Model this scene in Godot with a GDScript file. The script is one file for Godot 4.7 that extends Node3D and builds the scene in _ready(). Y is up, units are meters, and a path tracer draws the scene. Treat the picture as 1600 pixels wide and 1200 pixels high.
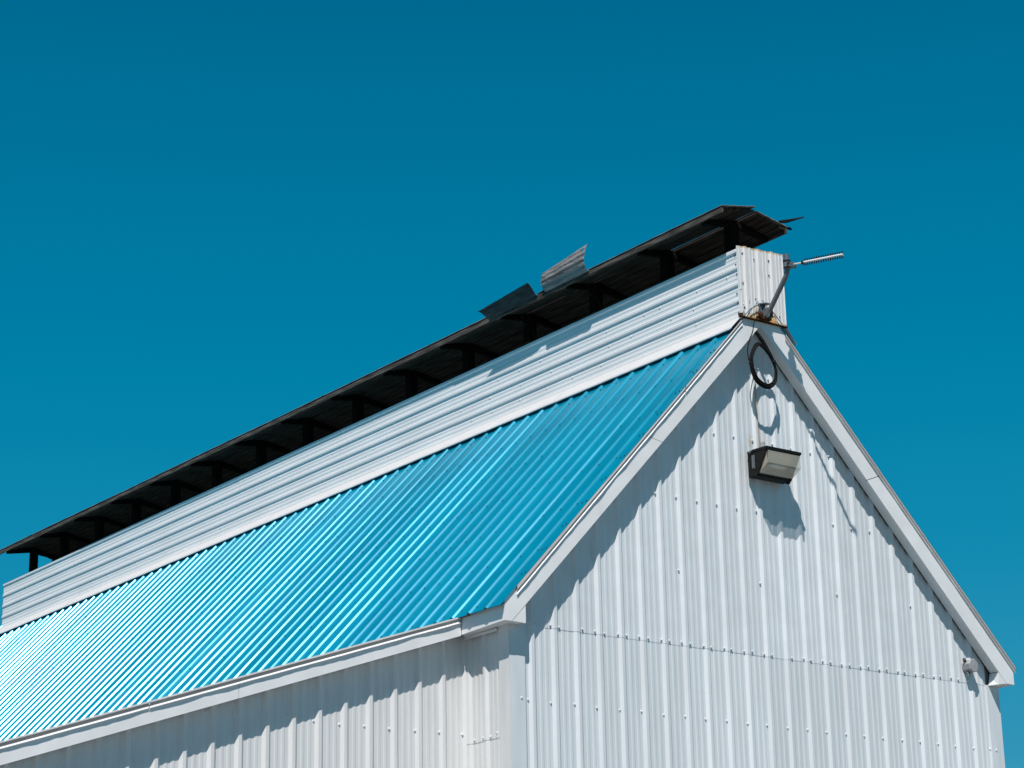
extends Node3D

# All lengths below are in rib pitches (one cladding rib to the next); PITCH turns them into metres.
const PITCH := 0.2286
const LIFT := 22.8          # height of the cladding seam over the ground, in pitches
const SUN := Vector3(-0.95, 2.15, 1.0)

var rng := RandomNumberGenerator.new()
var wob := FastNoiseLite.new()
var M := {}
var taken := {}

class MB:
	var v := PackedVector3Array()
	var n := PackedVector3Array()
	var t := PackedVector2Array()
	func tri(a: Vector3, b: Vector3, c: Vector3, hint: Vector3, ua := Vector2.ZERO, ub := Vector2.ZERO, uc := Vector2.ZERO):
		var nn := (b - a).cross(c - a)
		if nn.length_squared() < 1e-14: return
		nn = nn.normalized()
		if nn.dot(hint) >= 0.0:
			v.append_array([a, c, b]); t.append_array([ua, uc, ub])
		else:
			nn = -nn
			v.append_array([a, b, c]); t.append_array([ua, ub, uc])
		n.append_array([nn, nn, nn])
	func quad(a: Vector3, b: Vector3, c: Vector3, d: Vector3, hint: Vector3, ua := Vector2.ZERO, ub := Vector2.ZERO, uc := Vector2.ZERO, ud := Vector2.ZERO):
		tri(a, b, c, hint, ua, ub, uc)
		tri(a, c, d, hint, ua, uc, ud)
	func strip(lo: Array, hi: Array, hint: Vector3):
		for i in lo.size() - 1:
			quad(lo[i], lo[i + 1], hi[i + 1], hi[i], hint)
	func obox(c: Vector3, ax: Vector3, ay: Vector3, az: Vector3):
		for s in [-1.0, 1.0]:
			quad(c + s * ax - ay - az, c + s * ax + ay - az, c + s * ax + ay + az, c + s * ax - ay + az, s * ax)
			quad(c + s * ay - ax - az, c + s * ay + ax - az, c + s * ay + ax + az, c + s * ay - ax + az, s * ay)
			quad(c + s * az - ax - ay, c + s * az + ax - ay, c + s * az + ax + ay, c + s * az - ax + ay, s * az)
	func box(a: Vector3, b: Vector3):
		var h := (b - a) * 0.5
		obox((a + b) * 0.5, Vector3(h.x, 0, 0), Vector3(0, h.y, 0), Vector3(0, 0, h.z))
	func beam(a: Vector3, b: Vector3, w: float, d: float, up := Vector3.UP):
		var ax := (b - a) * 0.5
		var side := ax.cross(up).normalized()
		var u := side.cross(ax).normalized()
		obox((a + b) * 0.5, ax, u * d * 0.5, side * w * 0.5)
	# a flat polygon given thickness along off
	func slab(p: Array, off: Vector3):
		var c := Vector3.ZERO
		for q in p: c += q / p.size()
		var idx := []
		var e1: Vector3 = (p[1] - p[0]).normalized()
		var e2 := off.normalized().cross(e1)
		var flat := PackedVector2Array()
		for q in p: flat.append(Vector2((q - p[0]).dot(e1), (q - p[0]).dot(e2)))
		idx = Geometry2D.triangulate_polygon(flat)
		for k in range(0, idx.size(), 3):
			tri(p[idx[k]], p[idx[k + 1]], p[idx[k + 2]], -off)
			tri(p[idx[k]] + off, p[idx[k + 1]] + off, p[idx[k + 2]] + off, off)
		for k in p.size():
			var a: Vector3 = p[k]
			var b: Vector3 = p[(k + 1) % p.size()]
			var nn := (b - a).cross(off)
			# outward: test against the polygon
			var m := (a + b) * 0.5 + nn.normalized() * 0.002
			var inside := Geometry2D.is_point_in_polygon(Vector2((m - p[0]).dot(e1), (m - p[0]).dot(e2)), flat)
			quad(a, b, b + off, a + off, -nn if inside else nn)
	func tube(p: Array, r: float, sides := 10, closed := false, r_end := -1.0):
		var rings := []
		var norms := []
		var k := p.size()
		var ref := Vector3.ZERO
		for i in k:
			var a: Vector3 = p[(i - 1 + k) % k] if closed or i > 0 else p[i]
			var b: Vector3 = p[(i + 1) % k] if closed or i < k - 1 else p[i]
			var d := (b - a).normalized()
			if ref == Vector3.ZERO: ref = d.cross(Vector3(0.31, 0.2, 0.93)).normalized()
			ref = (ref - d * ref.dot(d)).normalized()
			var s := d.cross(ref)
			var ring := []
			var nr := []
			var rad := r if r_end < 0 else lerpf(r, r_end, float(i) / (k - 1))
			for j in sides:
				var an := TAU * j / sides
				var o := ref * cos(an) + s * sin(an)
				nr.append(o); ring.append(p[i] + o * rad)
			rings.append(ring); norms.append(nr)
		for i in (k if closed else k - 1):
			var i2 := (i + 1) % k
			for j in sides:
				var j2 := (j + 1) % sides
				var at := v.size()
				quad(rings[i][j], rings[i][j2], rings[i2][j2], rings[i2][j], norms[i][j] + norms[i][j2])
				if v.size() - at == 6:
					for q in range(at, v.size()):
						for pair in [[i, j], [i, j2], [i2, j], [i2, j2]]:
							if v[q].is_equal_approx(rings[pair[0]][pair[1]]): n[q] = norms[pair[0]][pair[1]]
		if not closed:
			for e in [0, k - 1]:
				var out: Vector3 = (p[0] - p[1]) if e == 0 else (p[k - 1] - p[k - 2])
				for j in range(1, sides - 1): tri(rings[e][0], rings[e][j], rings[e][j + 1], out)
	# profile of (radius, height) turned about an axis
	func lathe(at: Vector3, axis: Vector3, prof: Array, sides := 14):
		var u := axis.normalized()
		var e := u.cross(Vector3(0.3, 0.2, 0.91)).normalized()
		var f := u.cross(e)
		for i in prof.size() - 1:
			for j in sides:
				var a0 := TAU * j / sides
				var a1 := TAU * (j + 1) / sides
				var d0 := e * cos(a0) + f * sin(a0)
				var d1 := e * cos(a1) + f * sin(a1)
				var r0: float = prof[i].x
				var r1: float = prof[i + 1].x
				var hint: Vector3 = (d0 + d1) * (prof[i + 1].y - prof[i].y) + u * (r0 - r1) * 2.0
				quad(at + d0 * r0 + u * prof[i].y, at + d1 * r0 + u * prof[i].y, at + d1 * r1 + u * prof[i + 1].y, at + d0 * r1 + u * prof[i + 1].y, hint)

func W(p: Vector3) -> Vector3:
	return Vector3(p.x, p.y + LIFT, p.z) * PITCH

func numbered(called: String) -> String:
	var k: int = taken.get(called, 0)
	taken[called] = k + 1
	return called if k == 0 else "%s_%03d" % [called, k]

func tag(o: Node, label: String, category: String, group := "", kind := ""):
	o.set_meta("label", label); o.set_meta("category", category)
	if group: o.set_meta("group", group)
	if kind: o.set_meta("kind", kind)

func thing(called: String, label: String, category: String, base: Vector3) -> Node3D:
	var o := Node3D.new()
	o.name = numbered(called)
	add_child(o)
	o.position = W(base)
	o.set_meta("base", base)
	tag(o, label, category)
	return o

func base_of(o: Node) -> Vector3:
	while o != self:
		if o.has_meta("base"): return o.get_meta("base")
		o = o.get_parent()
	return Vector3(0, -LIFT, 0)

func mesh_of(mb: MB, base: Vector3) -> ArrayMesh:
	var vv := PackedVector3Array()
	vv.resize(mb.v.size())
	for i in mb.v.size(): vv[i] = (mb.v[i] - base) * PITCH
	var arr := []
	arr.resize(Mesh.ARRAY_MAX)
	arr[Mesh.ARRAY_VERTEX] = vv
	arr[Mesh.ARRAY_NORMAL] = mb.n
	arr[Mesh.ARRAY_TEX_UV] = mb.t
	var me := ArrayMesh.new()
	me.add_surface_from_arrays(Mesh.PRIMITIVE_TRIANGLES, arr)
	return me

func part(called: String, mb: MB, mat: Material, parent: Node, label := "") -> MeshInstance3D:
	var o := MeshInstance3D.new()
	o.name = called
	o.mesh = mesh_of(mb, base_of(parent))
	o.material_override = mat
	parent.add_child(o, true)
	if label: o.set_meta("label", label)
	return o

# screw heads: [position, outward normal] of each, too small to count one by one
func screws(parent: Node, list: Array, mat: Material, size := 1.0, called := "screw_heads"):
	var mb := MB.new()
	var r := 0.052 * size
	mb.lathe(Vector3.ZERO, Vector3.UP, [Vector2(r * 1.25, -0.01), Vector2(r * 1.2, r * 0.35), Vector2(r * 0.72, r * 0.4), Vector2(r * 0.62, r * 0.85), Vector2(0.001, r * 1.0)], 6)
	var mm := MultiMesh.new()
	mm.transform_format = MultiMesh.TRANSFORM_3D
	mm.mesh = mesh_of(mb, Vector3.ZERO)
	mm.instance_count = list.size()
	var base := base_of(parent)
	for i in list.size():
		var up: Vector3 = list[i][1].normalized()
		var e := up.cross(Vector3(0.3, 0.5, 0.81)).normalized()
		mm.set_instance_transform(i, Transform3D(Basis(e, up, e.cross(up)), (list[i][0] - base) * PITCH))
	var o := MultiMeshInstance3D.new()
	o.name = called
	o.multimesh = mm
	o.material_override = mat
	parent.add_child(o, true)
	o.set_meta("kind", "stuff")

# ---------------------------------------------------------------- materials
func noise_tex(sd: int, freq: float, lo: float, hi: float, tint := Color(1, 1, 1), size := 256, gain := 1.0) -> ImageTexture:
	var f := FastNoiseLite.new()
	f.seed = sd; f.frequency = freq; f.fractal_octaves = 5
	var im := f.get_seamless_image(size, size)
	im.convert(Image.FORMAT_L8)
	var src := im.get_data()
	var out := PackedByteArray()
	out.resize(src.size() * 3)
	for i in src.size():
		var x := clampf((src[i] / 255.0 - 0.5) * gain + 0.5, 0, 1)
		var s := lerpf(lo, hi, x)
		for c in 3: out[i * 3 + c] = int(clampf(lerpf(1.0 - (1.0 - s) * tint[c], 1.0, 0.0) * 255.0, 0, 255))
	var r := Image.create_from_data(size, size, false, Image.FORMAT_RGB8, out)
	r.generate_mipmaps()
	return ImageTexture.create_from_image(r)

func mat(lin: Color, rough: float, spec := 0.5, tex: Texture2D = null, scale := Vector3.ONE, metal := 0.0) -> StandardMaterial3D:
	var m := StandardMaterial3D.new()
	m.albedo_color = lin.linear_to_srgb()
	m.roughness = rough
	m.metallic_specular = spec
	m.metallic = metal
	if tex:
		m.albedo_texture = tex
		m.uv1_triplanar = true
		m.uv1_world_triplanar = true
		m.uv1_scale = scale
	return m

func make_materials():
	var dirt := noise_tex(3, 0.012, 0.945, 1.0, Color(0.95, 1.0, 1.1))
	var streak := noise_tex(5, 0.02, 0.945, 1.0, Color(1.0, 1.0, 1.05))
	var wood := noise_tex(9, 0.02, 0.5, 1.0, Color(0.95, 1, 1.03), 256, 1.4)
	var fade := noise_tex(11, 0.010, 0.84, 1.0, Color(1.0, 1.0, 0.8))
	M.white_gable = mat(Color(0.71, 0.755, 0.79), 0.42, 0.4, streak, Vector3(2.2, 0.22, 2.2))
	M.white = mat(Color(0.74, 0.75, 0.755), 0.42, 0.4, streak, Vector3(2.2, 0.22, 2.2))
	M.white_trim = mat(Color(0.86, 0.875, 0.89), 0.4, 0.4, dirt, Vector3(0.7, 0.7, 0.7))
	M.white_box = mat(Color(0.83, 0.85, 0.87), 0.42, 0.4, streak, Vector3(1.2, 1.2, 0.18))
	M.flashing = mat(Color(0.665, 0.665, 0.675), 0.45, 0.4, dirt, Vector3(1.3, 1.3, 0.6))
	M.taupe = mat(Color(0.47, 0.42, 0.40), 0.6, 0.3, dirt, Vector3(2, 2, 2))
	M.backing = mat(Color(0.30, 0.30, 0.30), 0.8)
	M.blue = mat(Color(0.0, 0.33, 0.495), 0.26, 0.5, fade, Vector3(0.5, 0.5, 0.9), 0.2)
	M.screw = mat(Color(0.80, 0.81, 0.82), 0.4, 0.5)
	M.dark_screw = mat(Color(0.05, 0.06, 0.07), 0.5, 0.5)
	M.blue_screw = mat(Color(0.01, 0.08, 0.14), 0.5, 0.5)
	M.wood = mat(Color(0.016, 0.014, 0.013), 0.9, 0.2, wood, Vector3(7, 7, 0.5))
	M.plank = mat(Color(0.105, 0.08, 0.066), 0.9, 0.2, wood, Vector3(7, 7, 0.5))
	M.shaded_metal = mat(Color(0.07, 0.075, 0.078), 0.6, 0.4, wood, Vector3(5, 5, 0.7))  # old sheet metal darkened in colour to paint the shade on its underside
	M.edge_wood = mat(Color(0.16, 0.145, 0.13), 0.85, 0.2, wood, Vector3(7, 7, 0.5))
	M.old_metal = mat(Color(0.30, 0.30, 0.30), 0.5, 0.5, noise_tex(21, 0.02, 0.6, 1.0, Color(0.95, 1.0, 1.05), 256, 1.5), Vector3(6, 6, 0.6))
	M.galv = mat(Color(0.22, 0.245, 0.265), 0.45, 0.5, noise_tex(23, 0.03, 0.75, 1.0), Vector3(9, 9, 9), 0.35)
	M.rust = mat(Color(0.15, 0.075, 0.038), 0.9, 0.2, noise_tex(25, 0.03, 0.3, 1.0, Color(0.8, 1.0, 1.1), 256, 1.6), Vector3(9, 9, 9))
	M.black = mat(Color(0.012, 0.012, 0.013), 0.45, 0.5)
	M.bronze = mat(Color(0.013, 0.012, 0.0115), 0.55, 0.35, noise_tex(27, 0.03, 0.6, 1.0), Vector3(9, 9, 9))
	M.cable = mat(Color(0.007, 0.007, 0.0075), 0.65, 0.25)
	M.grey = mat(Color(0.36, 0.37, 0.38), 0.5, 0.4, dirt, Vector3(6, 6, 6))
	M.radome = mat(Color(0.74, 0.75, 0.76), 0.4)
	var lens := StandardMaterial3D.new()
	lens.albedo_color = Color(0.88, 0.86, 0.79, 0.40)
	lens.transparency = BaseMaterial3D.TRANSPARENCY_ALPHA
	lens.roughness = 0.18
	M.lens = lens
	M.reflector = mat(Color(0.62, 0.59, 0.49), 0.35, 0.5, noise_tex(29, 0.02, 0.55, 1.0, Color(0.7, 1.0, 1.6), 256, 1.4), Vector3(6, 6, 6))
	M.gravel = mat(Color(0.25, 0.255, 0.25), 0.95, 0.2, noise_tex(31, 0.05, 0.75, 1.0, Color(1, 1, 1), 256, 1.5), Vector3(0.8, 0.8, 0.8))
	M.grass = mat(Color(0.075, 0.10, 0.035), 0.95, 0.2, noise_tex(33, 0.03, 0.5, 1.0, Color(1, 1, 1.2), 256, 1.5), Vector3(0.25, 0.25, 0.25))
	M.gable = gable_paint()
	M.box_front = box_front_paint()

# the same paint, a little more or less faded from sheet to sheet
var tones := {}
func tone(m: StandardMaterial3D, i: int, spread := 0.025) -> StandardMaterial3D:
	var k: int = [0, 2, 1, 3, 0, 1, 3, 2, 1][i % 9]
	var key := [m, k]
	if not tones.has(key):
		var c: StandardMaterial3D = m.duplicate()
		var l := m.albedo_color.srgb_to_linear() * (1.0 + spread * (k - 1.5))
		l.a = 1.0
		c.albedo_color = l.linear_to_srgb()
		c.roughness = m.roughness + 0.02 * (k - 1.5)
		tones[key] = c
	return tones[key]

func rgb_image(w: int, h: int, f: Callable) -> ImageTexture:
	var d := PackedByteArray()
	d.resize(w * h * 3)
	for y in h:
		for x in w:
			var c: Color = f.call(x, y)
			var k := (y * w + x) * 3
			d[k] = int(clampf(c.r, 0, 1) * 255); d[k + 1] = int(clampf(c.g, 0, 1) * 255); d[k + 2] = int(clampf(c.b, 0, 1) * 255)
	return ImageTexture.create_from_image(Image.create_from_data(w, h, false, Image.FORMAT_RGB8, d))

# upper gable cladding, x 0..24.4 and y 0..13: run-off streaks and the rust run under the cable coil
func gable_paint() -> StandardMaterial3D:
	var f := FastNoiseLite.new(); f.seed = 41; f.frequency = 0.03
	var g := FastNoiseLite.new(); g.seed = 42; g.frequency = 0.02
	var m := mat(Color(0.71, 0.755, 0.79), 0.42, 0.4)
	m.albedo_texture = rgb_image(1024, 544, func(px, py):
		var x: float = px / 1024.0 * 24.4
		var y: float = (1.0 - py / 544.0) * 13.0
		var s: float = 0.98 + 0.018 * f.get_noise_2d(px * 3.0, py * 0.12) + 0.025 * g.get_noise_2d(px, py)
		var c := Color(s, s, s)
		var run := 0.0
		if y < 11.8 and y > 8.05:
			var cx := 12.02 + 0.05 * sin(y * 1.7) + 0.03 * f.get_noise_1d(y * 60.0)
			run = exp(-pow((x - cx) / 0.085, 2)) * smoothstep(11.8, 9.8, y) * (0.75 + 0.4 * f.get_noise_2d(px * 4, py * 1.5))
			run += exp(-pow((x - 11.62) / 0.12, 2) - pow((y - 8.3) / 0.22, 2)) * 0.35
		return c.lerp(Color(0.80, 0.60, 0.40), clampf(run, 0, 0.85)))
	return m

func box_front_paint() -> StandardMaterial3D:
	var f := FastNoiseLite.new(); f.seed = 51; f.frequency = 0.05
	var m := mat(Color(0.78, 0.785, 0.79), 0.42, 0.4)
	m.albedo_texture = rgb_image(192, 256, func(px, py):
		var x: float = px / 192.0
		var y: float = 1.0 - py / 256.0     # 0 bottom
		var s: float = 0.96 + 0.05 * f.get_noise_2d(px * 3.0, py * 0.3)
		var c := Color(s, s, s)
		var r := smoothstep(0.965, 1.0, y) * (0.55 + 0.9 * f.get_noise_2d(px * 1.2, 7.0))
		for st in [[0.24, 0.10, 0.05], [0.345, 0.22, 0.045], [0.70, 0.21, 0.06], [0.50, 0.08, 0.12]]:
			r += exp(-pow((x - st[0]) / st[2], 2)) * smoothstep(st[1], 0.02, y) * (0.85 + 0.5 * f.get_noise_2d(px * 2, py * 0.6))
		r += smoothstep(0.045, 0.0, y) * 0.6
		return c.lerp(Color(0.80, 0.60, 0.33), clampf(r, 0, 0.92)))
	return m

# ---------------------------------------------------------------- ribbed sheets
# profile over one period, measured from the rib's centre: (across, height)
const RIB_WALL := [Vector2(-0.165, 0), Vector2(-0.06, 0.095), Vector2(0.06, 0.095), Vector2(0.165, 0), Vector2(0.29, 0), Vector2(0.33, 0.013), Vector2(0.41, 0.013), Vector2(0.45, 0), Vector2(0.55, 0), Vector2(0.59, 0.013), Vector2(0.67, 0.013), Vector2(0.71, 0), Vector2(0.835, 0)]
const RIB_ROOF := [Vector2(-0.109, 0), Vector2(-0.058, 0.066), Vector2(0.058, 0.066), Vector2(0.109, 0), Vector2(0.891, 0)]
const RIB_FRONT := [Vector2(-0.17, 0), Vector2(-0.07, 0.095), Vector2(0.07, 0.095), Vector2(0.17, 0), Vector2(0.32, 0), Vector2(0.37, 0.02), Vector2(0.43, 0.02), Vector2(0.47, 0), Vector2(0.56, 0), Vector2(0.60, 0.02), Vector2(0.66, 0.02), Vector2(0.70, 0), Vector2(0.83, 0)]
const RIB_BOX := [Vector2(-0.125, 0), Vector2(-0.075, 0.062), Vector2(0.075, 0.062), Vector2(0.145, 0), Vector2(0.29, 0), Vector2(0.34, 0.008), Vector2(0.41, 0.008), Vector2(0.46, 0), Vector2(0.56, 0), Vector2(0.61, 0.008), Vector2(0.68, 0.008), Vector2(0.73, 0), Vector2(0.875, 0)]

func profile(u0: float, u1: float, phase: float, shape: Array, period := 1.0, jitter := 0.0) -> Array:
	var all := []
	for k in range(floori((u0 - phase) / period) - 1, ceili((u1 - phase) / period) + 2):
		var j := rng.randf_range(-1, 1) * jitter
		for i in shape.size():
			var q: Vector2 = shape[i]
			var grow := (absf(q.x) > 0.1 and absf(q.x) < 0.2 and q.y == 0.0)
			all.append(Vector2(phase + (k + q.x + (signf(q.x) * j if grow else 0.0)) * period, q.y))
	var out := []
	for i in all.size() - 1:
		var a: Vector2 = all[i]
		var b: Vector2 = all[i + 1]
		if b.x <= a.x: continue
		for u in [u0, u1]:
			if u > a.x and u < b.x: out.append(Vector2(u, lerpf(a.y, b.y, (u - a.x) / (b.x - a.x))))
		if b.x >= u0 and b.x <= u1: out.append(b)
	out.sort_custom(func(p, q): return p.x < q.x)
	return out

func height_at(u: float, phase: float, shape: Array, period := 1.0) -> float:
	var pr := profile(u - 0.001, u + 0.001, phase, shape, period)
	return pr[0].y

# ---------------------------------------------------------------- the barn's lines
func rake_bottom(x: float) -> float: return minf(0.25 + 1.06 * x, 25.376 - 1.0411 * x)
func rake_top(x: float) -> float: return minf(1.18 + 1.074 * x, 26.42 - 1.0334 * x)
func pan_left(x: float) -> float: return 1.30 + 1.063 * x
func pan_right(x: float) -> float: return 26.47 - 1.034 * x
const APEX := 11.958
const WIDTH := 24.35
const BACK := -69.0
const LEAN_Z := -2.56
const LEAN_X := -22.0
func lean_bottom(x: float) -> float: return 0.032 + 0.337 * x
func lean_top(x: float) -> float: return 0.681 + 0.3343 * x

func _ready():
	rng.seed = 7
	wob.seed = 77; wob.frequency = 0.35
	# ---- camera
	var cam := Camera3D.new()
	cam.name = "camera"
	cam.transform = Transform3D(Basis(Vector3(0.80784750, -0.01885565, 0.58908988), Vector3(-0.16628212, 0.95159521, 0.25848949), Vector3(-0.56544909, -0.30677520, 0.76560845)), W(Vector3(-44.72036, -15.77288, 60.97887)))
	cam.fov = 19.48358
	cam.near = 0.1
	cam.far = 3000.0
	add_child(cam)
	# ---- sky
	var env := Environment.new()
	var sky := Sky.new()
	var pan := PanoramaSkyMaterial.new()
	pan.panorama = sky_image()
	sky.sky_material = pan
	env.background_mode = Environment.BG_SKY
	env.sky = sky
	env.background_energy_multiplier = 1.0
	env.tonemap_mode = Environment.TONE_MAPPER_LINEAR
	env.tonemap_exposure = 1.08
	env.sdfgi_enabled = true
	env.ssao_enabled = true
	env.ssil_enabled = true
	var we := WorldEnvironment.new()
	we.name = "world_environment"
	we.environment = env
	add_child(we)
	# ---- sun
	var sun := DirectionalLight3D.new()
	sun.name = "sun"
	sun.basis = Basis.looking_at(-SUN, Vector3.UP)
	sun.light_energy = 1.5
	sun.light_color = Color(1.0, 0.97, 0.945)
	sun.light_angular_distance = 0.5
	sun.shadow_enabled = true
	add_child(sun)

	make_materials()
	build_ground()
	var barn := thing("metal_barn", "white ribbed metal barn with bright blue metal roof and weathered ridge vent", "barn", Vector3(APEX, -LIFT, -30))
	build_walls(barn)
	build_roofs(barn)
	build_rakes(barn)
	build_lean_to(barn)
	build_ridge_box(barn)
	build_ridge_vent(barn)
	build_lamp()
	build_junction_box()
	build_antenna()
	build_coil()

func sky_image() -> ImageTexture:
	# air only: colour by elevation in degrees, linear
	var stops := [[0.0, Color(0.36, 0.585, 0.72)], [4.0, Color(0.13, 0.425, 0.59)], [8.0, Color(0.032, 0.298, 0.478)], [13.0, Color(0.006, 0.255, 0.440)], [18.0, Color(0.0, 0.214, 0.390)], [23.0, Color(0.0, 0.175, 0.334)], [28.0, Color(0.0, 0.137, 0.273)], [45.0, Color(0.0, 0.098, 0.21)], [90.0, Color(0.0, 0.065, 0.155)]]
	var im := Image.create_empty(16, 1024, false, Image.FORMAT_RGBF)
	for y in 1024:
		var el := 90.0 - (y + 0.5) / 1024.0 * 180.0
		var c: Color = stops[0][1]
		if el > 0:
			for i in stops.size() - 1:
				if el >= stops[i][0] and el <= stops[i + 1][0]:
					c = stops[i][1].lerp(stops[i + 1][1], (el - stops[i][0]) / (stops[i + 1][0] - stops[i][0]))
		for x in 16: im.set_pixel(x, y, c / 1.08)
	return ImageTexture.create_from_image(im)

func build_ground():
	var mb := MB.new()
	var r := 9000.0
	mb.quad(Vector3(-r, -LIFT, -r), Vector3(r, -LIFT, -r), Vector3(r, -LIFT, r), Vector3(-r, -LIFT, r), Vector3.UP)
	var g := part("ground", mb, M.grass, self)
	tag(g, "wide grassy ground around the barn", "ground", "", "structure")
	mb = MB.new()
	var y := -LIFT + 0.02
	var ring := []
	for k in 40:
		var a := TAU * k / 40.0
		ring.append(Vector3(-8 + cos(a) * 105 * (1 + 0.08 * wob.get_noise_1d(k * 9.0)), y, 10 + sin(a) * 100 * (1 + 0.08 * wob.get_noise_1d(k * 7.0 + 50))))
	for k in 40: mb.tri(Vector3(-8, y, 10), ring[k], ring[(k + 1) % 40], Vector3.UP)
	var yd := part("gravel_yard", mb, M.gravel, self)
	tag(yd, "pale gravel yard that the barn stands on", "yard", "", "structure")

func gable_sheet(u0: float, u1: float, y0: float, upper: bool, z: float) -> MB:
	var mb := MB.new()
	var pr := profile(u0, u1, 0.93, RIB_WALL)
	if upper and u0 < APEX and u1 > APEX:
		pr.append(Vector2(APEX, height_at(APEX, 0.93, RIB_WALL)))
		pr.sort_custom(func(p, q): return p.x < q.x)
	for i in pr.size() - 1:
		var a: Vector2 = pr[i]
		var b: Vector2 = pr[i + 1]
		var ta := rake_bottom(a.x) + 0.12 if upper else 0.0
		var tb := rake_bottom(b.x) + 0.12 if upper else 0.0
		var seg := 9 if upper else 14
		for k in seg:
			var pa := []
			for c in [[a, ta, k], [b, tb, k], [b, tb, k + 1], [a, ta, k + 1]]:
				var y: float = lerpf(y0, c[1], float(c[2]) / seg)
				var dent := 0.007 * wob.get_noise_2d(c[0].x * 1.1 + 30.0, y * 0.55) * (1.0 if k + 1 < seg or upper else 0.6)
				pa.append(Vector3(c[0].x, y, z + c[0].y + dent))
			mb.quad(pa[0], pa[1], pa[2], pa[3], Vector3(0, 0, 1), Vector2(pa[0].x / 24.4, 1.0 - pa[0].y / 13.0), Vector2(pa[1].x / 24.4, 1.0 - pa[1].y / 13.0), Vector2(pa[2].x / 24.4, 1.0 - pa[2].y / 13.0), Vector2(pa[3].x / 24.4, 1.0 - pa[3].y / 13.0))
		var ua := Vector2(a.x / 24.4, 1.0 - y0 / 13.0)
		var ub := Vector2(b.x / 24.4, 1.0 - y0 / 13.0)
		if upper:   # the rolled lower edge
			mb.quad(Vector3(a.x, y0, z + a.y), Vector3(b.x, y0, z + b.y), Vector3(b.x, y0, z + b.y - 0.008), Vector3(a.x, y0, z + a.y - 0.008), Vector3(0, -1, 0), ua, ub, ub, ua)
	return mb

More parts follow.
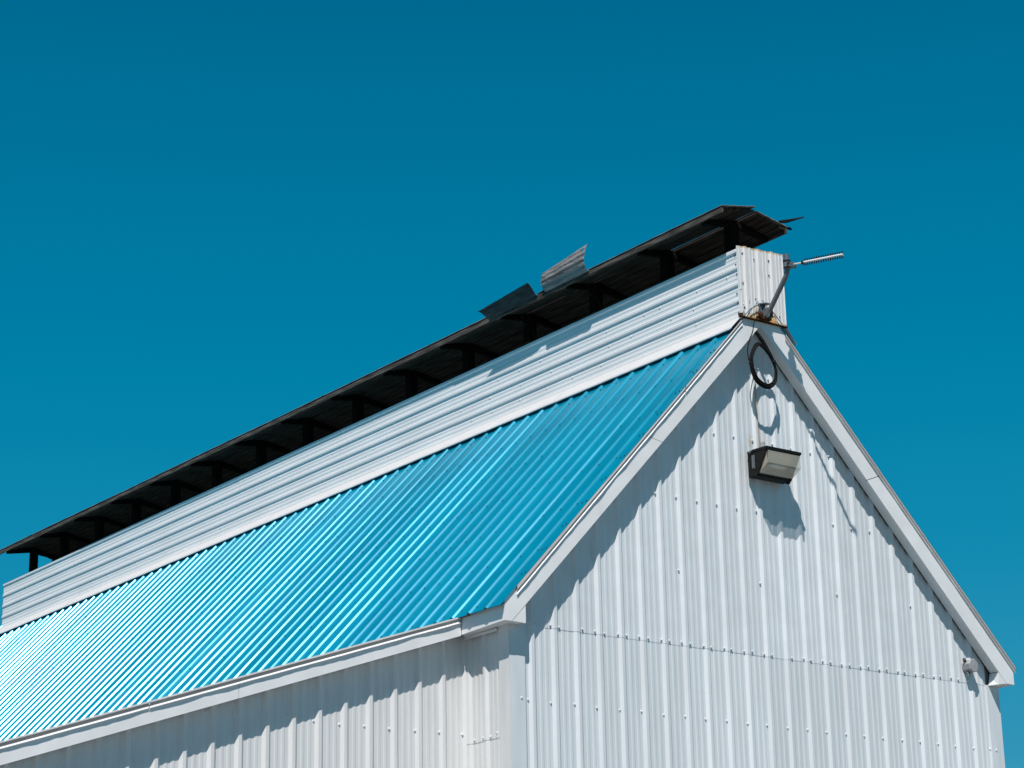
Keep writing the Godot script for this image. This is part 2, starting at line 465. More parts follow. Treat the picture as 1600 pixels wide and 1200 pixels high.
func build_walls(barn: Node3D):
	# gable wall core, then its sheets
	var mb := MB.new()
	mb.slab([Vector3(0.1, -LIFT, -0.06), Vector3(WIDTH - 0.1, -LIFT, -0.06), Vector3(WIDTH - 0.1, 0.3, -0.06), Vector3(APEX, 13.2, -0.06), Vector3(0.1, 0.6, -0.06)], Vector3(0, 0, -0.6))
	var gable := part("gable_wall", mb, M.backing, barn)
	var cuts := [0.5, 3.93, 7.93, 11.93, 15.93, 19.93, 23.75]
	for i in 6:
		var a: float = cuts[i]
		var b: float = cuts[i + 1] + (0.17 if i < 5 else 0.0)
		var dz := 0.012 * (i % 2)
		part("wall_panel", gable_sheet(a - (0.0 if i == 0 else 0.17), b, -0.03, true, 0.009 + dz * 0.3), tone(M.gable, i), gable)
		part("wall_panel", gable_sheet(a - (0.0 if i == 0 else 0.17), b, -LIFT, false, 0.0 + dz * 0.5), tone(M.white_gable, i + 1), gable)
	var list := []
	for k in 24:
		var x := 0.93 + k
		var j := func(): return rng.randf_range(-0.025, 0.025)
		if x < 23.6:
			for s in [-0.2, 0.2]:
				if rng.randf() < 0.96: list.append([Vector3(x + s + j.call(), 0.08 + j.call(), 0.045), Vector3(0, 0, 1)])
		list.append([Vector3(x - 0.21 + j.call(), -2.61 + j.call(), 0.015), Vector3(0, 0, 1)])
		for row in [-6.6, -10.6, -14.6, -18.6]: list.append([Vector3(x - 0.21 + j.call(), row, 0.015), Vector3(0, 0, 1)])
		for row in [2.78, 5.56, 8.35, 11.0]:
			if row == 2.78 and k % 4 != 3: continue
			if rake_bottom(x) > row + 0.3 and not (row == 5.56 and k % 9 == 5): list.append([Vector3(x - 0.21 + j.call(), row + j.call(), 0.045), Vector3(0, 0, 1)])
	list.append([Vector3(0.38, -2.58, 0.11), Vector3(0, 0, 1)])
	list.append([Vector3(23.95, -2.63, 0.11), Vector3(0, 0, 1)])
	screws(gable, list, M.screw, 0.68)
	# left side wall (its front bay shows beside the lean-to)
	mb = MB.new()
	mb.box(Vector3(0.06, -LIFT, BACK + 0.6), Vector3(0.6, 0.5, -0.66))
	var side := part("side_wall", mb, M.backing, barn)
	mb = MB.new()
	var lo := []
	var hi := []
	for q in profile(-2.66, -0.45, -1.42, RIB_WALL):
		lo.append(Vector3(-q.y, -3.86, q.x)); hi.append(Vector3(-q.y, 0.1, q.x))
	mb.strip(lo, hi, Vector3(-1, 0, 0))
	part("wall_panel", mb, M.white, side)
	mb = MB.new()
	for q in lo.size():
		lo[q] = lo[q] + Vector3(0.012, 3.86 - LIFT, 0); hi[q] = hi[q] + Vector3(0.012, -3.9, 0)
	mb.strip(lo, hi, Vector3(-1, 0, 0))
	part("wall_panel", mb, M.white, side)
	screws(side, [[Vector3(-0.015, -3.75, -2.14), Vector3(-1, 0, 0)], [Vector3(-0.015, -3.74, -1.62), Vector3(-1, 0, 0)], [Vector3(-0.015, -3.76, -1.2), Vector3(-1, 0, 0)], [Vector3(-0.015, -3.68, -0.8), Vector3(-1, 0, 0)]], M.screw, 0.65)
	# right and back walls
	mb = MB.new()
	mb.box(Vector3(WIDTH - 0.6, -LIFT, BACK + 0.6), Vector3(WIDTH - 0.1, 0.5, -0.66))
	var right := part("side_wall", mb, M.backing, barn)
	for k in 17:
		mb = MB.new()
		lo = []; hi = []
		for q in profile(-0.5 - (k + 1) * 4.03, -0.5 - k * 4.03, -1.42, RIB_WALL):
			lo.append(Vector3(WIDTH - 0.1 + q.y, -LIFT, q.x)); hi.append(Vector3(WIDTH - 0.1 + q.y, 0.2, q.x))
		mb.strip(lo, hi, Vector3(1, 0, 0))
		part("wall_panel", mb, M.white, right)
	mb = MB.new()
	mb.slab([Vector3(0.1, -LIFT, BACK), Vector3(WIDTH - 0.1, -LIFT, BACK), Vector3(WIDTH - 0.1, 0.3, BACK), Vector3(APEX, 13.2, BACK), Vector3(0.1, 0.6, BACK)], Vector3(0, 0, 0.6))
	part("back_wall", mb, M.white, barn)
	# corner trims: an angle of flat sheet on each front corner
	mb = MB.new()
	mb.box(Vector3(-0.075, -LIFT, 0.075), Vector3(0.56, -0.02, 0.105))
	mb.box(Vector3(0.53, -LIFT, -0.04), Vector3(0.56, -0.02, 0.075))
	part("corner_trim", mb, M.white_gable, barn)
	mb = MB.new()
	mb.box(Vector3(-0.105, -LIFT, -0.5), Vector3(-0.075, -0.02, 0.103))
	mb.box(Vector3(-0.075, -LIFT, -0.5), Vector3(0.0, -0.02, -0.47))
	part("corner_trim", mb, M.white, barn)
	mb = MB.new()
	mb.box(Vector3(23.72, -LIFT, 0.075), Vector3(WIDTH + 0.05, -0.02, 0.105))
	mb.box(Vector3(WIDTH + 0.02, -LIFT, -0.5), Vector3(WIDTH + 0.05, -0.02, 0.075))
	mb.box(Vector3(23.72, -LIFT, -0.04), Vector3(23.75, -0.02, 0.075))
	part("corner_trim", mb, M.white_gable, barn)

func roof_slope(barn: Node3D, left: bool):
	var sgn := 1.0 if left else -1.0
	var m := 1.063 if left else 1.034
	var nrm := Vector3(-m * sgn, 1, 0).normalized()
	var xe := -0.80 if left else 24.95
	var xr := APEX - 0.05 * sgn
	var f := pan_left if left else pan_right
	var mb := MB.new()
	var dn := -nrm * 0.35
	mb.slab([Vector3(xe + 0.22 * sgn, f.call(xe + 0.22 * sgn), 0.42) + nrm * -0.04, Vector3(xr, f.call(xr), 0.42) + nrm * -0.04, Vector3(xr, f.call(xr), BACK - 0.5) + nrm * -0.04, Vector3(xe + 0.22 * sgn, f.call(xe + 0.22 * sgn), BACK - 0.5) + nrm * -0.04], dn)
	var deck := part("main_roof", mb, M.backing, barn)
	var step := 1.0177
	var z1 := 0.66
	var k := 0
	while z1 > BACK - 0.5:
		var z0 := maxf(-0.25 - 1.0177 * (4 * k + 2) - 0.17, BACK - 0.6)
		mb = MB.new()
		var tilt := rng.randf_range(-0.003, 0.003)
		var lift := 0.008 * (k % 2)
		var ragged := rng.randf_range(-0.02, 0.02)
		var lo := []
		var hi := []
		var lip := []
		for q in profile(z0, z1, -0.25, RIB_ROOF, step, 0.005):
			var h: float = q.y + lift + tilt * (q.x - (z0 + z1) * 0.5)
			var e := xe + ragged * sgn + 0.03 * wob.get_noise_1d(q.x * 6.0)
			lo.append(Vector3(e, f.call(e), q.x) + nrm * h)
			lip.append(Vector3(e, f.call(e), q.x) + nrm * (h - 0.03))
			hi.append(Vector3(xr, f.call(xr), q.x) + nrm * h)
		mb.strip(lo, hi, nrm)
		mb.strip(lip, lo, Vector3(-sgn, -0.2, 0))
		part("roof_panel", mb, tone(M.blue, k, 0.04), deck)
		if z0 <= BACK - 0.55: break
		z1 = z0 + 0.34
		k += 1
	mb = MB.new()
	var cl := []
	var ch := []
	for q in profile(BACK, 0.6, -0.25, RIB_ROOF, step):
		var rag := 0.05 + 0.09 * wob.get_noise_1d(q.x * 5.0 + 700.0)
		cl.append(Vector3(xe + 0.04 * sgn, f.call(xe + 0.04 * sgn), q.x) - nrm * (0.03 + maxf(rag, 0.0)))
		ch.append(Vector3(xe + 0.04 * sgn, f.call(xe + 0.04 * sgn), q.x) + nrm * (q.y - 0.012))
	mb.strip(cl, ch, Vector3(-sgn, 0, 0))
	part("eave_closure", mb, M.black, deck, "dark ragged foam along the eave, its black also painting the shade in the open rib ends")  # ragged foam strip; its black also paints the shade inside open rib ends
	var list := []
	for i in 66:
		var z := -0.25 - step * i + 0.22
		for row in [-0.55, 1.35, 3.2, 5.05, 6.95, 8.75, 10.1]:
			if rng.randf() < 0.93:
				var x: float = (row if left else 24.15 - row) + rng.randf_range(-0.06, 0.06)
				list.append([Vector3(x, f.call(x), z + rng.randf_range(-0.03, 0.03)) + nrm * 0.012, nrm])
	for i in 12:   # doubled up along the rake
		for dz in [0.3, 0.48]:
			var x: float = 0.3 + i * 0.92 + dz * 0.2
			if not left: x = 24.15 - x
			list.append([Vector3(x, f.call(x), dz) + nrm * 0.012, nrm])
	screws(deck, list, M.blue_screw, 0.55)

func build_roofs(barn: Node3D):
	roof_slope(barn, true)
	roof_slope(barn, false)

# a rake or eave edge trim swept along p -> q; out is the way it faces
func edge_trim(parent: Node, p: Vector3, q: Vector3, out: Vector3, sd: float, up_p := 0.03, up_q := 0.03):
	var mb := MB.new()
	var band := MB.new()
	var n := maxi(4, int((q - p).length() / 0.22))
	var prev := []
	for i in n + 1:
		var c := p.lerp(q, float(i) / n)
		var s := (c - p).length()
		var w := 0.022 * wob.get_noise_1d(s * 3.1 + sd) + 0.02 * wob.get_noise_1d(s * 0.9 + sd * 2.0)
		var dents := 0.012 * wob.get_noise_1d(s * 2.0 + sd * 3.0)
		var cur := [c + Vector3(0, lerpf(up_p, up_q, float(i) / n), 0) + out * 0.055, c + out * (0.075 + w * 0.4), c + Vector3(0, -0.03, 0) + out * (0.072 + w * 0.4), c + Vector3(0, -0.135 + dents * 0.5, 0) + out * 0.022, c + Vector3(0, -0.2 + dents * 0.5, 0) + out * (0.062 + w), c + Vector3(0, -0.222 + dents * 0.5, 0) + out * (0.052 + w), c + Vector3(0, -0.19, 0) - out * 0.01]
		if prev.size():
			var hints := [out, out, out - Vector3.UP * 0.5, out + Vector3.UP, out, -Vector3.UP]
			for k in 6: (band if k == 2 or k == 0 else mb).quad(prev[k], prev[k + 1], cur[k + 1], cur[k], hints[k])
		prev = cur
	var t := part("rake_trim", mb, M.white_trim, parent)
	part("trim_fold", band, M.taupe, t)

func build_rakes(barn: Node3D):
	var zf := 0.60
	# fascia boards, in lengths with open joints
	for s in [0, 1]:
		var xs := [-0.62, 6.28, 6.30, APEX - 0.004] if s == 0 else [APEX + 0.004, 17.62, 17.64, 24.95]
		for h in [0, 2]:
			var a: float = xs[h]
			var b: float = xs[h + 1]
			var mb := MB.new()
			var poly := []
			var top := func(x): return (pan_left(x) if s == 0 else pan_right(x)) - 0.02
			# the joint is cut square to the board
			if s == 0:
				var d := 0.42
				if h == 0: poly = [Vector3(-0.62, -0.085, zf), Vector3(-0.33, -0.085, zf), Vector3(b + d, rake_bottom(b + d), zf), Vector3(b - d, top.call(b - d), zf), Vector3(-0.62, top.call(-0.62), zf)]
				else: poly = [Vector3(a + d, rake_bottom(a + d), zf), Vector3(b, rake_bottom(b), zf), Vector3(b, top.call(b), zf), Vector3(a - d, top.call(a - d), zf)]
			else:
				var d := 0.42
				if h == 0: poly = [Vector3(a, rake_bottom(a), zf), Vector3(b - d, rake_bottom(b - d), zf), Vector3(b + d, top.call(b + d), zf), Vector3(a, top.call(a), zf)]
				else: poly = [Vector3(a - d, rake_bottom(a - d), zf), Vector3(24.36, 0.012, zf), Vector3(24.80, 0.0, zf), Vector3(24.80, 0.62, zf), Vector3(24.72, top.call(24.72), zf), Vector3(a + d, top.call(a + d), zf)]
			mb.slab(poly, Vector3(0, 0, -0.1))
			part("rake_board", mb, M.white_trim, barn)
		# soffit under the overhang
		var mb2 := MB.new()
		var x0 := 0.26 if s == 0 else APEX + 0.01
		var x1 := APEX - 0.01 if s == 0 else 23.95
		mb2.slab([Vector3(x0, rake_bottom(x0) + 0.03, zf - 0.1), Vector3(x1, rake_bottom(x1) + 0.03, zf - 0.1), Vector3(x1, rake_bottom(x1) + 0.03, 0.135), Vector3(x0, rake_bottom(x0) + 0.03, 0.135)], Vector3(0, 0.06, 0))
		part("soffit", mb2, M.white_trim, barn)
	# boxed eave returns at both lower ends
	var mb := MB.new()
	mb.slab([Vector3(-0.315, -0.085, 0.592), Vector3(0.27, -0.10, 0.592), Vector3(0.27, 0.52, 0.592)], Vector3(0, 0, -0.09))
	mb.quad(Vector3(0.27, -0.10, 0.59), Vector3(0.27, 0.52, 0.59), Vector3(0.27, 0.52, 0.1), Vector3(0.27, -0.10, 0.1), Vector3(1, 0, 0))
	part("eave_return", mb, M.white_trim, barn)
	mb = MB.new()
	mb.slab([Vector3(23.9, -0.06, 0.592), Vector3(24.35, 0.012, 0.592), Vector3(23.93, 0.44, 0.592)], Vector3(0, 0, -0.09))
	mb.slab([Vector3(23.9, -0.06, 0.50), Vector3(23.93, 0.44, 0.50), Vector3(23.93, 0.44, 0.12), Vector3(23.8, -0.05, 0.12)], Vector3(0.04, 0, 0))
	mb.slab([Vector3(23.9, -0.06, 0.58), Vector3(24.8, -0.004, 0.58), Vector3(24.8, -0.004, -2.0), Vector3(WIDTH + 0.06, -0.05, -2.0), Vector3(WIDTH + 0.06, -0.05, 0.115), Vector3(23.8, -0.05, 0.115)], Vector3(0, 0.03, 0))
	part("eave_return", mb, M.white_trim, barn)
	# front bay of the left eave
	mb = MB.new()
	mb.slab([Vector3(-0.625, -0.082, 0.498), Vector3(-0.625, -0.148, -1.972), Vector3(-0.625, 0.5, -1.972), Vector3(-0.625, 0.5, 0.498)], Vector3(0.1, 0, 0))
	part("eave_board", mb, M.white_trim, barn)
	mb = MB.new()
	mb.slab([Vector3(-0.52, -0.055, 0.48), Vector3(-0.52, -0.11, -2.05), Vector3(-0.11, -0.11, -2.5), Vector3(-0.11, -0.055, 0.115), Vector3(0.26, -0.06, 0.115), Vector3(0.26, -0.06, 0.48)], Vector3(0, 0.04, 0))
	mb.box(Vector3(-0.17, -0.2, -2.5), Vector3(-0.115, -0.112, -0.55))
	part("eave_soffit", mb, M.white_trim, barn)
	# right eave board along the far side
	mb = MB.new()
	mb.box(Vector3(24.70, 0.0, BACK), Vector3(24.79, 0.62, 0.49))
	part("eave_board", mb, M.white_trim, barn)
	# folded edge trims on top of the boards
	edge_trim(barn, Vector3(-0.12, rake_top(-0.12), zf), Vector3(7.9, rake_top(7.9), zf), Vector3(0, 0, 1), 1.0, 0.115, 0.03)
	edge_trim(barn, Vector3(7.93, rake_top(7.93), zf), Vector3(10.98, rake_top(10.98), zf), Vector3(0, 0, 1), 9.0)
	edge_trim(barn, Vector3(24.9, rake_top(24.9), zf), Vector3(13.2, rake_top(13.2), zf), Vector3(0, 0, 1), 23.0)

func build_lean_to(barn: Node3D):
	var zf := -1.98
	var mb := MB.new()
	var zc := LEAN_Z - 0.06
	mb.slab([Vector3(LEAN_X + 0.1, -LIFT, zc), Vector3(-0.02, -LIFT, zc), Vector3(-0.02, lean_bottom(0) - 0.1, zc), Vector3(LEAN_X + 0.1, lean_bottom(LEAN_X), zc)], Vector3(0, 0, -0.5))
	var wall := part("lean_to_wall", mb, M.backing, barn)
	var phase := -0.05
	for i in 6:
		var u1 := -0.085 if i == 0 else -0.05 - 4.0 * i + 0.165
		var u0 := maxf(-0.05 - 4.0 * (i + 1) - 0.165, LEAN_X)
		mb = MB.new()
		var lo := []
		var hi := []
		for q in profile(u0, u1, phase, RIB_WALL):
			lo.append(Vector3(q.x, -LIFT, LEAN_Z + q.y + 0.012 * (i % 2))); hi.append(Vector3(q.x, lean_bottom(q.x) + 0.06, LEAN_Z + q.y + 0.012 * (i % 2)))
		mb.strip(lo, hi, Vector3(0, 0, 1))
		part("wall_panel", mb, M.white, wall)
	mb = MB.new()
	mb.box(Vector3(-0.10, -LIFT, LEAN_Z - 0.05), Vector3(-0.005, lean_bottom(0) - 0.05, LEAN_Z + 0.015))  # black strip set in the open gap to paint its shade
	part("joint_shade", mb, M.black, wall, "black strip painting the shade in the gap where the lean-to wall meets the side wall")
	var list := []
	for k in 22:
		for row in [-3.53, -7.5, -11.5, -15.5]:
			if lean_bottom(-k) > row: list.append([Vector3(-0.05 - k - 0.2 + rng.randf_range(-0.03, 0.03), row + rng.randf_range(-0.04, 0.04), LEAN_Z + 0.015), Vector3(0, 0, 1)])
	screws(wall, list, M.screw, 0.75)
	mb = MB.new()
	mb.box(Vector3(LEAN_X, -LIFT, BACK + 1.0), Vector3(LEAN_X + 0.5, lean_bottom(LEAN_X) + 0.05, LEAN_Z - 0.1))
	part("lean_to_side_wall", mb, M.white, barn)
	mb = MB.new()
	mb.box(Vector3(LEAN_X + 0.5, -LIFT, BACK + 1.0), Vector3(0.0, lean_bottom(LEAN_X) + 0.05, BACK + 1.5))
	mb.slab([Vector3(LEAN_X + 0.5, lean_bottom(LEAN_X) + 0.05, BACK + 1.0), Vector3(0, lean_bottom(LEAN_X) + 0.05, BACK + 1.0), Vector3(0, lean_bottom(0), BACK + 1.0)], Vector3(0, 0, 0.5))
	part("lean_to_back_wall", mb, M.white, barn)
	# roof deck and its blue sheets
	var pan := func(x): return 0.60 + 0.335 * x
	var nrm := Vector3(-0.335, 1, 0).normalized()
	mb = MB.new()
	mb.slab([Vector3(-0.3, pan.call(-0.3) - 0.04, -2.12), Vector3(LEAN_X - 0.5, pan.call(LEAN_X - 0.5) - 0.04, -2.12), Vector3(LEAN_X - 0.5, pan.call(LEAN_X - 0.5) - 0.04, BACK + 0.6), Vector3(-0.3, pan.call(-0.3) - 0.04, BACK + 0.6)], -nrm * 0.3)
	var deck := part("lean_to_roof", mb, M.backing, barn)
	var z1 := -1.94
	var k := 0
	while z1 > BACK + 0.6:
		var z0 := maxf(-2.85 - 1.0177 * (4 * k + 3) - 0.17, BACK + 0.5)
		mb = MB.new()
		var lo := []
		var hi := []
		for q in profile(z0, z1, -2.85, RIB_ROOF, 1.0177, 0.016):
			var e := LEAN_X - 0.75
			lo.append(Vector3(e, pan.call(e), q.x) + nrm * (q.y * 0.8 + 0.006 * (k % 2)))
			hi.append(Vector3(-0.45, pan.call(-0.45), q.x) + nrm * (q.y * 0.8 + 0.006 * (k % 2)))
		mb.strip(lo, hi, nrm)
		part("roof_panel", mb, tone(M.blue, k, 0.04), deck)
		if z0 <= BACK + 0.55: break
		z1 = z0 + 0.34
		k += 1
	# rake board of the lean-to in three lengths, soffit, trim
	for c in [[-0.64, -9.4], [-9.42, -18.2], [-18.22, -22.75]]:
		mb = MB.new()
		var a: float = c[0]
		var b: float = c[1]
		mb.slab([Vector3(a, lean_bottom(a), zf), Vector3(a, lean_top(a) - 0.04, zf), Vector3(b, lean_top(b) - 0.04, zf), Vector3(b, lean_bottom(b), zf)], Vector3(0, 0, -0.1))
		part("rake_board", mb, M.white_trim, barn)
	mb = MB.new()
	mb.slab([Vector3(-0.6, lean_bottom(-0.6) + 0.03, zf - 0.1), Vector3(LEAN_X - 0.6, lean_bottom(LEAN_X - 0.6) + 0.03, zf - 0.1), Vector3(LEAN_X - 0.6, lean_bottom(LEAN_X - 0.6) + 0.03, LEAN_Z + 0.11), Vector3(-0.6, lean_bottom(-0.6) + 0.03, LEAN_Z + 0.11)], Vector3(0, 0.05, 0))
	part("soffit", mb, M.white_trim, barn)
	edge_trim(barn, Vector3(-0.66, lean_top(-0.66), zf), Vector3(-12.6, lean_top(-12.6), zf), Vector3(0, 0, 1), 31.0)
	edge_trim(barn, Vector3(-12.63, lean_top(-12.63), zf), Vector3(-22.7, lean_top(-22.7), zf), Vector3(0, 0, 1), 37.0)
	mb = MB.new()
	mb.box(Vector3(LEAN_X - 0.75, lean_bottom(LEAN_X - 0.75), BACK + 0.8), Vector3(LEAN_X - 0.65, lean_top(LEAN_X - 0.75) - 0.12, -2.1))
	part("eave_board", mb, M.white_trim, barn)

const BX0 := 10.98
const BX1 := 13.2
func build_ridge_box(barn: Node3D):
	var mb := MB.new()
	mb.box(Vector3(BX0 + 0.05, 13.0, BACK + 0.6), Vector3(BX1 - 0.05, 15.9, 0.58))
	var box := part("ridge_box", mb, M.backing, barn)
	var period := 0.68
	# long sides: ribs run along the ridge, sheets end to end
	for s in [0, 1]:
		var zs := [0.64, -18.9, -38.6, -57.5, BACK + 0.6]
		for i in 4:
			mb = MB.new()
			var lo := []
			var hi := []
			var dz := 0.012 * (i % 2)
			for q in profile(12.95, 15.93, 15.17, RIB_BOX, period):
				var h: float = q.y * 0.95 + dz
				var x := BX0 - h if s == 0 else BX1 + h
				lo.append(Vector3(x, q.x, zs[i])); hi.append(Vector3(x, q.x, zs[i + 1] - 0.06))
			mb.strip(lo, hi, Vector3(-1 if s == 0 else 1, 0, 0))
			mb.box(Vector3(BX0 - 0.02 if s == 0 else BX1, 15.90, zs[i + 1]), Vector3(BX0 if s == 0 else BX1 + 0.02, 15.95, zs[i]))
			part("box_panel", mb, M.white_box, box)
	# front sheet with upright ribs
	mb = MB.new()
	var pr := profile(10.90, 13.28, 11.27, RIB_FRONT, 0.70)
	for i in pr.size() - 1:
		var a: Vector2 = pr[i]
		var b: Vector2 = pr[i + 1]
		var y0 := 13.10
		var ya: float = 16.03 + 0.05 * (a.x - 10.9)
		var yb: float = 16.03 + 0.05 * (b.x - 10.9)
		var u := func(x): return (x - 10.90) / 2.38
		mb.quad(Vector3(a.x, y0, 0.64 + a.y * 0.8), Vector3(b.x, y0, 0.64 + b.y * 0.8), Vector3(b.x, yb, 0.64 + b.y * 0.8), Vector3(a.x, ya, 0.64 + a.y * 0.8), Vector3(0, 0, 1), Vector2(u.call(a.x), 1), Vector2(u.call(b.x), 1), Vector2(u.call(b.x), 0), Vector2(u.call(a.x), 0))
	part("front_panel", mb, M.box_front, box, "rust stained upright sheet closing the front of the ridge box")
	mb = MB.new()
	mb.box(Vector3(10.885, 13.12, 0.60), Vector3(10.90, 16.02, 0.655))
	mb.box(Vector3(13.28, 13.12, 0.60), Vector3(13.295, 16.12, 0.655))
	part("corner_strip", mb, M.white_box, box)
	mb = MB.new()
	mb.box(Vector3(10.86, 13.06, 0.58), Vector3(13.30, 13.10, 0.735))
	mb.obox(Vector3(10.9, 13.13, 0.66), Vector3(0.07, 0.02, 0), Vector3(-0.02, 0.08, 0), Vector3(0, 0, 0.07))
	part("drip_edge", mb, M.rust, box, "rusted bottom edge of the ridge box front")
	# top boards, dark
	mb = MB.new()
	mb.box(Vector3(BX0 + 0.02, 15.9, BACK + 0.6), Vector3(BX1 - 0.02, 15.93, 0.62))
	part("top_board", mb, M.wood, box)
	# flashing where the box meets the blue slopes
	for s in [0, 1]:
		var lens := [0.68, -10.6, -22.4, -34.9, -46.2, -58.0, BACK + 0.4]
		for i in 6:
			mb = MB.new()
			var x_low := 10.30 if s == 0 else 13.75
			var x_up := 10.90 if s == 0 else 13.28
			var yl := 12.43 if s == 0 else 12.47
			var prev := []
			var zs := []
			var n := 24
			var hint := Vector3(-1 if s == 0 else 1, 1, 0)
			for j in n + 1:
				var z: float = lerpf(lens[i], lens[i + 1] - 0.1, float(j) / n)
				var w := 0.02 * wob.get_noise_1d(z * 2.3 + s * 40)
				var sx := 1.0 if s == 0 else -1.0
				var lift := 0.008 * (i % 2)
				var cur := [Vector3(x_up + 0.04 * sx, 13.2, z), Vector3(x_up - 0.02 * sx, 13.06 + lift, z), Vector3(x_low + 0.075 * sx + w, yl + 0.115 + w + lift, z), Vector3(x_low + 0.07 * sx + w, yl + 0.075 + w + lift, z), Vector3(x_low - 0.03 * sx + w, yl + 0.01 + w + lift, z), Vector3(x_low + 0.0 * sx + w, yl - 0.02 + w + lift, z)]
				if prev.size():
					var hs := [hint, hint, Vector3(hint.x, 0, 0), hint, Vector3(hint.x, -1, 0)]
					for q in 5: mb.quad(prev[q], prev[q + 1], cur[q + 1], cur[q], hs[q])
				prev = cur
			part("flashing", mb, M.flashing, box)
	# screws on the near side and the front
	var list := []
	var white := []
	for i in 34:
		var z := 0.35 - i * 2.02
		white.append([Vector3(BX0 - 0.02, 15.80, z + rng.randf_range(-0.3, 0.3)), Vector3(-1, 0, 0)])
		for r in 4:
			if rng.randf() < 0.8: white.append([Vector3(BX0 - 0.012, 15.17 - 0.25 - r * period + 0.32 * float(r == 3), z + rng.randf_range(-0.6, 0.6)), Vector3(-1, 0, 0)])
		if rng.randf() < 0.8: white.append([Vector3(10.62, 12.75, z + rng.randf_range(-0.6, 0.6)), Vector3(-0.7, 0.7, 0)])
	for r in 7: list.append([Vector3(BX0 - 0.015, 15.7 - r * 0.4, 0.45 + rng.randf_range(-0.04, 0.04)), Vector3(-1, 0, 0)])
	for p in [[11.14, 15.75], [11.1, 14.5], [11.12, 13.5], [11.36, 13.8], [11.74, 15.6], [11.72, 13.95], [12.52, 15.72], [12.5, 15.1], [12.52, 13.5], [12.95, 13.45]]:
		list.append([Vector3(p[0], p[1], 0.66), Vector3(0, 0, 1)])
	screws(box, white, M.white_box, 0.6)
	screws(box, list, M.dark_screw, 0.55)

# ---------------------------------------------------------------- weathered vent roof over the box
func sag(z: float) -> float: return -0.0042 * z + 0.03 * wob.get_noise_1d(z * 1.3 + 300.0)
const VX := 12.05
func vent_under(x: float, z: float) -> float:   # underside of the boards
	return 17.775 + sag(z) - absf(x - VX) * 0.205

